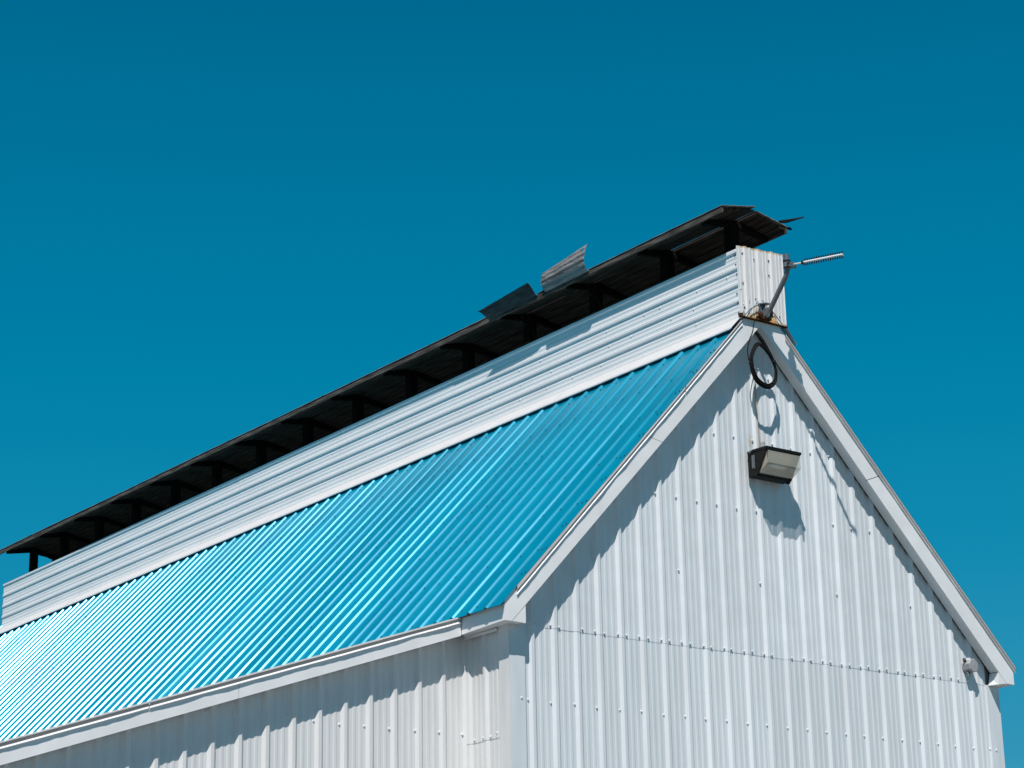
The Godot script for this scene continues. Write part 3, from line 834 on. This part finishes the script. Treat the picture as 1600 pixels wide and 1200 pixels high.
func build_ridge_vent(barn: Node3D):
	var mb := MB.new()
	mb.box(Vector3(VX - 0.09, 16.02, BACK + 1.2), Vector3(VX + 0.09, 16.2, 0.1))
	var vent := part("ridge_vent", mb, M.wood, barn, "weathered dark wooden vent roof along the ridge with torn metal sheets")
	var posts := [-0.9]
	for k in 13: posts.append(-4.9 - 4.775 * k)
	posts.append(-66.6)
	for i in posts.size():
		var z: float = posts[i]
		mb = MB.new()
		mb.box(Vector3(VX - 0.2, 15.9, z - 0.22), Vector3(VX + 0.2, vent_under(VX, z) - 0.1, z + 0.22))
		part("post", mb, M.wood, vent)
		for s in [-1.0, 1.0]:
			mb = MB.new()
			var xo: float = VX + s * 1.72
			var zz := z + 0.23 * (1.0 if i < 14 else -1.0)
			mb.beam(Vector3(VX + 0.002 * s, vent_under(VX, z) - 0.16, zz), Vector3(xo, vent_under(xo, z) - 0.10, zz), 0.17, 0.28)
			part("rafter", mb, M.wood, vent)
	# boards running along the roof, each a plank
	for s in [-1.0, 1.0]:
		var front := 0.60 if s < 0 else 0.32
		for r in 5:
			var xa: float = VX + s * (0.045 + r * 0.352)
			var xb: float = VX + s * (0.045 + r * 0.352 + rng.randf_range(0.30, 0.335))
			var z1 := front + rng.randf_range(-0.06, 0.03)
			if s > 0 and r == 0:   # the first board has slipped away from the ridge at the front
				z1 = -5.1
				mb = MB.new()
				mb.slab([Vector3(VX + 0.18, vent_under(VX + 0.18, 0.3), 0.3), Vector3(xb, vent_under(xb, 0.3), 0.3), Vector3(xb, vent_under(xb, -5.05), -5.05), Vector3(VX + 0.17, vent_under(VX + 0.17, -5.05), -5.05)], Vector3(0, 0.07, 0))
				part("plank", mb, M.plank, vent)
			var i := 0
			while z1 > -67.0:
				var z0 := maxf(-5.1 - 4.775 * 2 * i - (4.775 if r % 2 else 0.0) - 4.775 * float(i > 0) * 0.0, -67.75)
				if z0 >= z1 - 0.5:
					i += 1
					continue
				mb = MB.new()
				var d := rng.randf_range(-0.022, 0.022)
				var mid := (z0 + z1) * 0.5
				for seg in [[z1, mid], [mid, z0 + 0.03]]:
					var ya0 := vent_under(xa, seg[0]) + d
					var ya1 := vent_under(xa, seg[1]) + d
					var yb0 := vent_under(xb, seg[0]) + d
					var yb1 := vent_under(xb, seg[1]) + d
					mb.slab([Vector3(xa, ya0, seg[0]), Vector3(xb, yb0, seg[0]), Vector3(xb, yb1, seg[1]), Vector3(xa, ya1, seg[1])], Vector3(0, 0.07, 0))
				part("plank", mb, M.plank, vent)
				z1 = z0
				i += 1
		# outer purlin, the pale greyish edge board
		var pz := front + 0.05
		var n := 0
		while pz > -67.0:
			var q := maxf(pz - 9.55 + rng.randf_range(-0.8, 0.8), -67.85)
			mb = MB.new()
			var x: float = VX + s * 1.82
			mb.beam(Vector3(x, vent_under(x, pz) - 0.02, pz), Vector3(x, vent_under(x, q) - 0.02, q + 0.02), 0.09, 0.2)
			part("edge_board", mb, M.edge_wood, vent)
			pz = q
			n += 1
		# old metal sheets lying on the boards
		var sz := front + 0.08
		n = 0
		var ends := [-3.6, -7.7, -10.7, -11.3, -15.0, -19.6, -24.1, -29.0, -33.8, -38.4, -43.9, -48.6, -53.5, -58.4, -63.0, -67.9]
		for e in ends:
			var gone: bool = s < 0 and (e == -10.7 or e == -15.0)
			if not gone:
				mb = MB.new()
				var lift := rng.randf_range(0.0, 0.02) + 0.008 * (n % 2)
				var lo := []
				var hi := []
				var lo2 := []
				var hi2 := []
				for j in 9:
					var t := j / 8.0
					var xx: float = VX + s * lerpf(0.195 if s > 0 and sz > -7.0 else 0.05, 1.89, t)
					var wv := 0.012 * (1 if j % 2 else -1)
					var up := 0.135 + wv * 0.7 + lift * t
					lo.append(Vector3(xx, vent_under(xx, sz) + up, sz)); hi.append(Vector3(xx, vent_under(xx, e) + up, e - 0.12))
					lo2.append(lo[j] + Vector3(0, 0.022, 0)); hi2.append(hi[j] + Vector3(0, 0.022, 0))
				mb.strip(lo, hi, Vector3.DOWN)
				mb.strip(lo2, hi2, Vector3.UP)
				for j in 8:
					mb.quad(lo[j], lo[j + 1], lo2[j + 1], lo2[j], Vector3(0, 0, 1))
					mb.quad(hi[j], hi[j + 1], hi2[j + 1], hi2[j], Vector3(0, 0, -1))
				mb.quad(lo[8], hi[8], hi2[8], lo2[8], Vector3(s, 0, 0))
				part("roof_sheet", mb, M.old_metal, vent)
			sz = e
			n += 1
	# ridge cap, lost over the two front bays
	mb = MB.new()
	var pts := [Vector2(-0.34, -0.02), Vector2(0, 0.055), Vector2(0.34, -0.02)]
	for seg in 12:
		var za := -5.2 - seg * 5.18
		var zb := za - 5.16
		for q in 2:
			var a := Vector3(VX + pts[q].x, vent_under(VX, za) + 0.12 + pts[q].y, za)
			var b := Vector3(VX + pts[q + 1].x, vent_under(VX, za) + 0.12 + pts[q + 1].y, za)
			mb.slab([a, b, Vector3(b.x, b.y + vent_under(VX, zb) - vent_under(VX, za), zb), Vector3(a.x, a.y + vent_under(VX, zb) - vent_under(VX, za), zb)], Vector3(0, 0.02, 0))
	part("ridge_cap", mb, M.old_metal, vent)
	# two sheets that the wind has torn up at the near eave
	part("torn_sheet", torn([Vector2(10.45, 17.50), Vector2(10.18, 17.46), Vector2(10.10, 17.48), Vector2(10.05, 17.54), Vector2(9.97, 17.62), Vector2(9.90, 17.72), Vector2(9.82, 17.82), Vector2(9.78, 17.84)], -11.35, -14.95, -0.35, 0.22, 0.0), M.shaded_metal, vent, "metal sheet bent up at the eave of the vent roof, underside shade put in its colour")
	part("torn_sheet", torn([Vector2(10.42, 17.50), Vector2(10.2, 17.46), Vector2(10.08, 17.49), Vector2(9.99, 17.57), Vector2(9.97, 17.63), Vector2(9.91, 17.68), Vector2(9.89, 17.77), Vector2(9.96, 17.81), Vector2(9.90, 17.87), Vector2(9.92, 17.97), Vector2(9.965, 18.01), Vector2(9.95, 18.10), Vector2(10.01, 18.18), Vector2(10.05, 18.21), Vector2(10.06, 18.30), Vector2(10.13, 18.37), Vector2(10.16, 18.38)], -7.75, -10.75, -0.1, 0.34, 1.0), M.old_metal, vent, "pale metal sheet curled upright at the eave of the vent roof")
	# broken board and bent strip at the front of the far slope
	mb = MB.new()
	var sx := VX + 1.75
	mb.slab([Vector3(sx - 0.25, 17.66, 0.28), Vector3(sx + 0.05, 17.70, 0.42), Vector3(sx + 0.64, 17.92, 0.80), Vector3(sx + 0.70, 17.98, 0.81), Vector3(sx + 0.35, 17.90, 0.58), Vector3(sx - 0.2, 17.78, 0.30)], Vector3(0.0, 0.03, -0.05))
	mb.slab([Vector3(sx + 0.1, 17.52, 0.33), Vector3(sx + 0.42, 17.50, 0.36), Vector3(sx + 0.36, 17.58, 0.36), Vector3(sx + 0.1, 17.62, 0.33)], Vector3(0, 0.02, -0.1))
	part("broken_board", mb, M.wood, vent, "splintered board end sticking out at the front of the vent roof")

func torn(prof: Array, za: float, zb: float, slant: float, rise: float, hole: float) -> MB:
	var mb := MB.new()
	var n := 20
	var grid := []
	for i in n + 1:
		var t := float(i) / n
		var row := []
		for j in prof.size():
			var s := float(j) / (prof.size() - 1)
			var z := lerpf(za, zb, t) + slant * s * s * (1.0 if t > 0.5 else 0.6) + 0.07 * wob.get_noise_2d(j * 3.0, i * 40.0 if (i == 0 or i == n) else 0.0)
			var near := 1.0 - t
			row.append(Vector3(prof[j].x + 0.02 * wob.get_noise_2d(i * 3.0, j * 2.0), prof[j].y + sag(-11.0) * 0.0 + rise * s * s * near + 0.012 * wob.get_noise_2d(i * 3.0 + 90, j), z))
		grid.append(row)
	for i in n:
		for j in prof.size() - 1:
			var a: Vector3 = grid[i][j]
			var b: Vector3 = grid[i + 1][j]
			var c: Vector3 = grid[i + 1][j + 1]
			var d: Vector3 = grid[i][j + 1]
			if i == 1 and hole > 0.0 and j == prof.size() - 4: continue      # a torn-out hole at the near edge
			var nn := (b - a).cross(d - a).normalized()
			if nn.x > 0: nn = -nn
			mb.quad(a, b, c, d, nn)
			var o := -nn * 0.014
			mb.quad(a + o, b + o, c + o, d + o, -nn)
			if i == 0: mb.quad(a, d, d + o, a + o, Vector3(0, 0, 1))
			if i == n - 1: mb.quad(b, c, c + o, b + o, Vector3(0, 0, -1))
			if j == prof.size() - 2: mb.quad(d, c, c + o, d + o, Vector3.UP)
	return mb

# ---------------------------------------------------------------- small things
func build_lamp():
	var o := thing("wall_lamp", "dark bronze wall lamp with slanted glass front high under the gable peak", "wall lamp", Vector3(12.2, 6.75, 0.13))
	var x0 := 11.34
	var x1 := 13.1
	var z := 0.13
	# housing: two cheeks, back, hood and sill round an open slanted front
	var side := func(x): return [Vector3(x, 6.80, z), Vector3(x, 7.80, z), Vector3(x, 7.83, 0.5), Vector3(x, 7.80, 1.20), Vector3(x, 7.70, 1.19), Vector3(x, 6.87, 0.66), Vector3(x, 6.78, 0.60)]
	var mb := MB.new()
	mb.slab(side.call(x0), Vector3(0.05, 0, 0))
	mb.slab(side.call(x1 - 0.05), Vector3(0.05, 0, 0))
	mb.box(Vector3(x0 + 0.05, 6.80, z), Vector3(x1 - 0.05, 7.79, z + 0.06))
	mb.slab([Vector3(x0 - 0.02, 7.81, z), Vector3(x0 - 0.02, 7.835, 0.5), Vector3(x0 - 0.02, 7.805, 1.23), Vector3(x0 - 0.02, 7.70, 1.22), Vector3(x0 - 0.02, 7.74, 0.6), Vector3(x0 - 0.02, 7.74, z)], Vector3(x1 - x0 + 0.04, 0, 0))
	mb.slab([Vector3(x0 + 0.05, 6.78, z + 0.06), Vector3(x0 + 0.05, 6.765, 0.62), Vector3(x0 + 0.05, 6.855, 0.66), Vector3(x0 + 0.05, 6.83, z + 0.06)], Vector3(x1 - x0 - 0.1, 0, 0))
	mb.box(Vector3(x1 - 0.16, 6.70, 0.48), Vector3(x1 - 0.05, 6.765, 0.6))
	part("housing", mb, M.bronze, o)
	# reflector inside
	mb = MB.new()
	mb.quad(Vector3(x0 + 0.06, 6.90, 0.55), Vector3(x1 - 0.06, 6.90, 0.55), Vector3(x1 - 0.06, 7.25, 0.3), Vector3(x0 + 0.06, 7.25, 0.3), Vector3(0, 0.3, 1))
	mb.quad(Vector3(x0 + 0.06, 7.25, 0.3), Vector3(x1 - 0.06, 7.25, 0.3), Vector3(x1 - 0.06, 7.70, 0.95), Vector3(x0 + 0.06, 7.70, 0.95), Vector3(0, -0.8, 1))
	part("reflector", mb, M.reflector, o)
	mb = MB.new()
	mb.lathe(Vector3(12.05, 7.28, 0.62), Vector3(1, 0, 0), [Vector2(0.001, -0.05), Vector2(0.05, 0.0), Vector2(0.09, 0.18), Vector2(0.09, 0.42), Vector2(0.06, 0.55), Vector2(0.06, 0.75)], 12)
	part("bulb", mb, M.radome, o)
	# prismatic glass: upright front, sloping underside, glazed ends
	mb = MB.new()
	var gl := [Vector2(7.68, 1.14), Vector2(7.66, 1.20), Vector2(7.18, 1.17), Vector2(7.13, 1.13), Vector2(6.88, 0.68)]
	var a0 := x0 + 0.07
	var a1 := x1 - 0.0
	for i in 4:
		mb.quad(Vector3(a0, gl[i].x, gl[i].y), Vector3(a1, gl[i].x, gl[i].y), Vector3(a1, gl[i + 1].x, gl[i + 1].y), Vector3(a0, gl[i + 1].x, gl[i + 1].y), Vector3(0, -0.3, 1))
	for x in [a0, a1]:
		mb.tri(Vector3(x, 7.68, 1.14), Vector3(x, 7.18, 1.17), Vector3(x, 6.88, 0.68), Vector3(-1 if x == a0 else 1, 0, 0))
	part("glass", mb, M.lens, o)
	mb = MB.new()
	mb.lathe(Vector3(11.47, 7.83, 0.86), Vector3.UP, [Vector2(0.115, 0.0), Vector2(0.115, 0.07), Vector2(0.095, 0.08), Vector2(0.095, 0.2), Vector2(0.08, 0.24), Vector2(0.001, 0.25)], 14)
	part("photocell", mb, M.grey, o)
	mb = MB.new()
	mb.box(Vector3(x0 - 0.012, 7.08, 0.36), Vector3(x0, 7.62, 0.52))
	part("side_label", mb, M.galv, o)
	mb = MB.new()
	mb.lathe(Vector3(x0, 7.14, 0.42), Vector3(-1, 0, 0), [Vector2(0.05, 0), Vector2(0.05, 0.03), Vector2(0.001, 0.05)], 10)
	mb.lathe(Vector3(x0 - 0.02, 7.76, 0.3), Vector3(-1, 0, 0), [Vector2(0.06, 0), Vector2(0.05, 0.05), Vector2(0.001, 0.06)], 10)
	part("bolt", mb, M.galv, o)

func build_junction_box():
	var o := thing("junction_box", "small round grey junction box on the wall near the right eave", "junction box", Vector3(22.67, 0.3, 0.13))
	var c := Vector3(22.68, 0.62, 0.06)
	var mb := MB.new()
	mb.lathe(c, Vector3(0, 0, 1), [Vector2(0.27, 0.0), Vector2(0.27, 0.30), Vector2(0.285, 0.31), Vector2(0.285, 0.36), Vector2(0.26, 0.385), Vector2(0.001, 0.39)], 8)
	part("box_body", mb, M.grey, o)
	mb = MB.new()
	mb.lathe(c + Vector3(-0.22, 0.19, 0.12), Vector3(-0.7, 0.6, 0.4), [Vector2(0.07, 0), Vector2(0.07, 0.12), Vector2(0.001, 0.13)], 8)
	part("plug", mb, M.black, o)
	mb = MB.new()
	mb.lathe(c + Vector3(-0.1, -0.25, 0.15), Vector3(-0.2, -1, 0.1), [Vector2(0.08, -0.02), Vector2(0.08, 0.07), Vector2(0.05, 0.08), Vector2(0.05, 0.16), Vector2(0.001, 0.17)], 8)
	part("cable_gland", mb, M.galv, o)

func build_antenna():
	var o := thing("antenna", "white ribbed stick antenna on bent grey pipe mast at the barn peak", "antenna", Vector3(11.95, 13.15, 0.95))
	var a := Vector3(12.02, 13.22, 0.92)
	var b := Vector3(12.10, 14.69, 2.15)
	var pts := [a, a.lerp(b, 0.3), a.lerp(b, 0.6), a.lerp(b, 0.88)]
	var top := Vector3(12.05, 15.40, 2.17)
	for k in 6:
		var t := (k + 1) / 7.0
		pts.append(a.lerp(b, 0.88).lerp(b, t).lerp(b.lerp(top, 0.3), t))
	pts.append(b.lerp(top, 0.3)); pts.append(top)
	var mb := MB.new()
	mb.tube(pts, 0.1, 14)
	part("mast", mb, M.galv, o)
	# clamp with its jaws and bolts
	mb = MB.new()
	mb.lathe(Vector3(12.06, 14.80, 2.16), Vector3.UP, [Vector2(0.1, 0), Vector2(0.145, 0.01), Vector2(0.145, 0.24), Vector2(0.125, 0.26), Vector2(0.125, 0.3), Vector2(0.15, 0.31), Vector2(0.15, 0.36), Vector2(0.11, 0.38)], 14)
	mb.box(Vector3(12.03, 14.83, 2.26), Vector3(12.3, 15.02, 2.44))
	part("clamp", mb, M.galv, o)
	mb = MB.new()
	for y in [14.86, 15.0]: mb.tube([Vector3(11.92, y, 2.30), Vector3(12.36, y, 2.34)], 0.022, 8)
	for y in [14.81, 15.09]: mb.lathe(Vector3(12.06, y, 2.16), Vector3.UP, [Vector2(0.15, 0), Vector2(0.158, 0.015), Vector2(0.158, 0.05), Vector2(0.15, 0.06)], 14)
	part("clamp_bolt", mb, M.black, o)
	# boom and its short elements
	var p := Vector3(12.18, 14.94, 2.40)
	var q := Vector3(12.76, 14.79, 4.50)
	var d := (q - p).normalized()
	mb = MB.new()
	mb.tube([p, p.lerp(q, 0.2)], 0.032, 10)
	mb.tube([p.lerp(q, 0.17), p.lerp(q, 0.5), q], 0.05, 12)
	part("boom", mb, M.radome, o)
	mb = MB.new()
	mb.tube([p.lerp(q, 0.175), p.lerp(q, 0.215)], 0.085, 12)
	part("collar", mb, M.black, o)
	var up := (Vector3.UP - d * d.y).normalized()
	for k in 17:
		var c := p.lerp(q, 0.235 + 0.755 * k / 16.0)
		mb = MB.new()
		mb.beam(c - up * 0.135, c + up * 0.135, 0.042, 0.042, d)
		part("element", mb, M.black, o)
	# foot bracket and stays on the box front
	mb = MB.new()
	mb.slab([Vector3(11.74, 13.72, 0.735), Vector3(12.12, 13.72, 0.735), Vector3(12.12, 13.14, 0.735), Vector3(11.92, 13.14, 0.735)], Vector3(0, 0, 0.03))
	mb.slab([Vector3(11.76, 13.74, 0.735), Vector3(12.12, 13.72, 0.735), Vector3(12.16, 13.70, 1.08), Vector3(11.94, 13.72, 1.02)], Vector3(0, 0.03, 0))
	mb.slab([Vector3(11.96, 13.12, 0.765), Vector3(11.96, 13.62, 0.765), Vector3(11.96, 13.5, 1.12), Vector3(11.96, 13.16, 1.12)], Vector3(0.03, 0, 0))
	mb.slab([Vector3(12.14, 13.12, 0.765), Vector3(12.14, 13.62, 0.765), Vector3(12.14, 13.5, 1.12), Vector3(12.14, 13.16, 1.12)], Vector3(0.03, 0, 0))
	part("foot_bracket", mb, M.galv, o)
	mb = MB.new()
	mb.box(Vector3(11.62, 13.11, 0.735), Vector3(12.28, 13.2, 0.9))
	mb.lathe(Vector3(11.80, 13.3, 0.75), Vector3(0, 0, 1), [Vector2(0.1, 0), Vector2(0.1, 0.1), Vector2(0.001, 0.12)], 8)
	part("foot_plate", mb, M.rust, o, "rusted plate at the foot of the mast")
	for w in [[Vector3(10.98, 13.09, 0.755), Vector3(11.32, 13.43, 0.755), Vector3(11.76, 13.70, 0.755)], [Vector3(12.42, 13.62, 0.755), Vector3(12.70, 13.37, 0.755), Vector3(12.98, 13.12, 0.755)]]:
		mb = MB.new()
		mb.tube(w, 0.016, 6)
		part("stay_wire", mb, M.black, o)

func smooth_path(p: Array, closed := false, sub := 6) -> Array:
	var out := []
	var n := p.size()
	for i in (n if closed else n - 1):
		var a: Vector3 = p[(i - 1 + n) % n] if closed else p[maxi(i - 1, 0)]
		var b: Vector3 = p[i]
		var c: Vector3 = p[(i + 1) % n]
		var d: Vector3 = p[(i + 2) % n] if closed else p[mini(i + 2, n - 1)]
		for k in sub: out.append(b.cubic_interpolate(c, a, d, float(k) / sub))
	if not closed: out.append(p[n - 1])
	return out

func build_coil():
	var o := thing("cable_coil", "black cable wound in a hanging coil below the gable peak", "cable", Vector3(11.87, 10.3, 0.7))
	var pts := [[11.561, 12.075], [11.345, 11.826], [11.188, 11.458], [11.179, 11.093], [11.272, 10.773], [11.484, 10.5], [11.805, 10.375], [12.103, 10.362], [12.381, 10.527], [12.534, 10.788], [12.56, 11.132], [12.45, 11.453], [12.27, 11.734], [12.018, 11.95], [11.761, 12.086]]
	var c := Vector2(11.87, 11.22)
	for k in 4:
		var sc: float = [1.0, 0.93, 0.965, 0.9][k]
		var sh: Vector2 = [Vector2(0, 0), Vector2(0.02, -0.02), Vector2(0.035, 0.03), Vector2(0.0, 0.045)][k]
		var ring := []
		for i in pts.size():
			var q := (Vector2(pts[i][0], pts[i][1]) - c) * sc + c + sh
			ring.append(Vector3(q.x, q.y, 0.71 + 0.035 * (k % 2) + 0.02 * sin(i * 0.8 + k * 1.7) - 0.05 * (q.x - 11.9)))
		var mb := MB.new()
		mb.tube(smooth_path(ring, true, 4), 0.043, 8, true)
		part("loop", mb, M.cable, o)
	var mb := MB.new()
	mb.tube(smooth_path([Vector3(11.78, 13.2, 0.95), Vector3(11.58, 13.14, 0.9), Vector3(11.47, 12.93, 0.78), Vector3(11.35, 12.5, 0.78), Vector3(11.2, 12.18, 0.76), Vector3(11.09, 11.72, 0.72), Vector3(11.14, 11.3, 0.72)]), 0.02, 8)
	part("thin_lead", mb, M.cable, o)
	for k in 2:
		mb = MB.new()
		mb.tube(smooth_path([Vector3(11.70 + 0.06 * k, 12.86, 0.3), Vector3(11.74 + 0.07 * k, 12.66, 0.5), Vector3(11.9 + 0.06 * k, 12.36, 0.64), Vector3(12.16 + 0.05 * k, 11.93, 0.70), Vector3(12.42 + 0.03 * k, 11.52, 0.71), Vector3(12.53, 11.15, 0.70)]), 0.042, 8)
		part("cable_tail", mb, M.cable, o)
	mb = MB.new()
	for q in [Vector2(11.19, 11.2), Vector2(12.4, 11.5), Vector2(12.35, 10.6)]:
		mb.lathe(Vector3(q.x + 0.02, q.y, 0.73), Vector3(0.25, 1, 0) if q.x < 11.5 else Vector3(0.4, -1, 0), [Vector2(0.075, -0.03), Vector2(0.085, -0.02), Vector2(0.085, 0.02), Vector2(0.075, 0.03)], 10)
	part("cable_tie", mb, M.black, o)
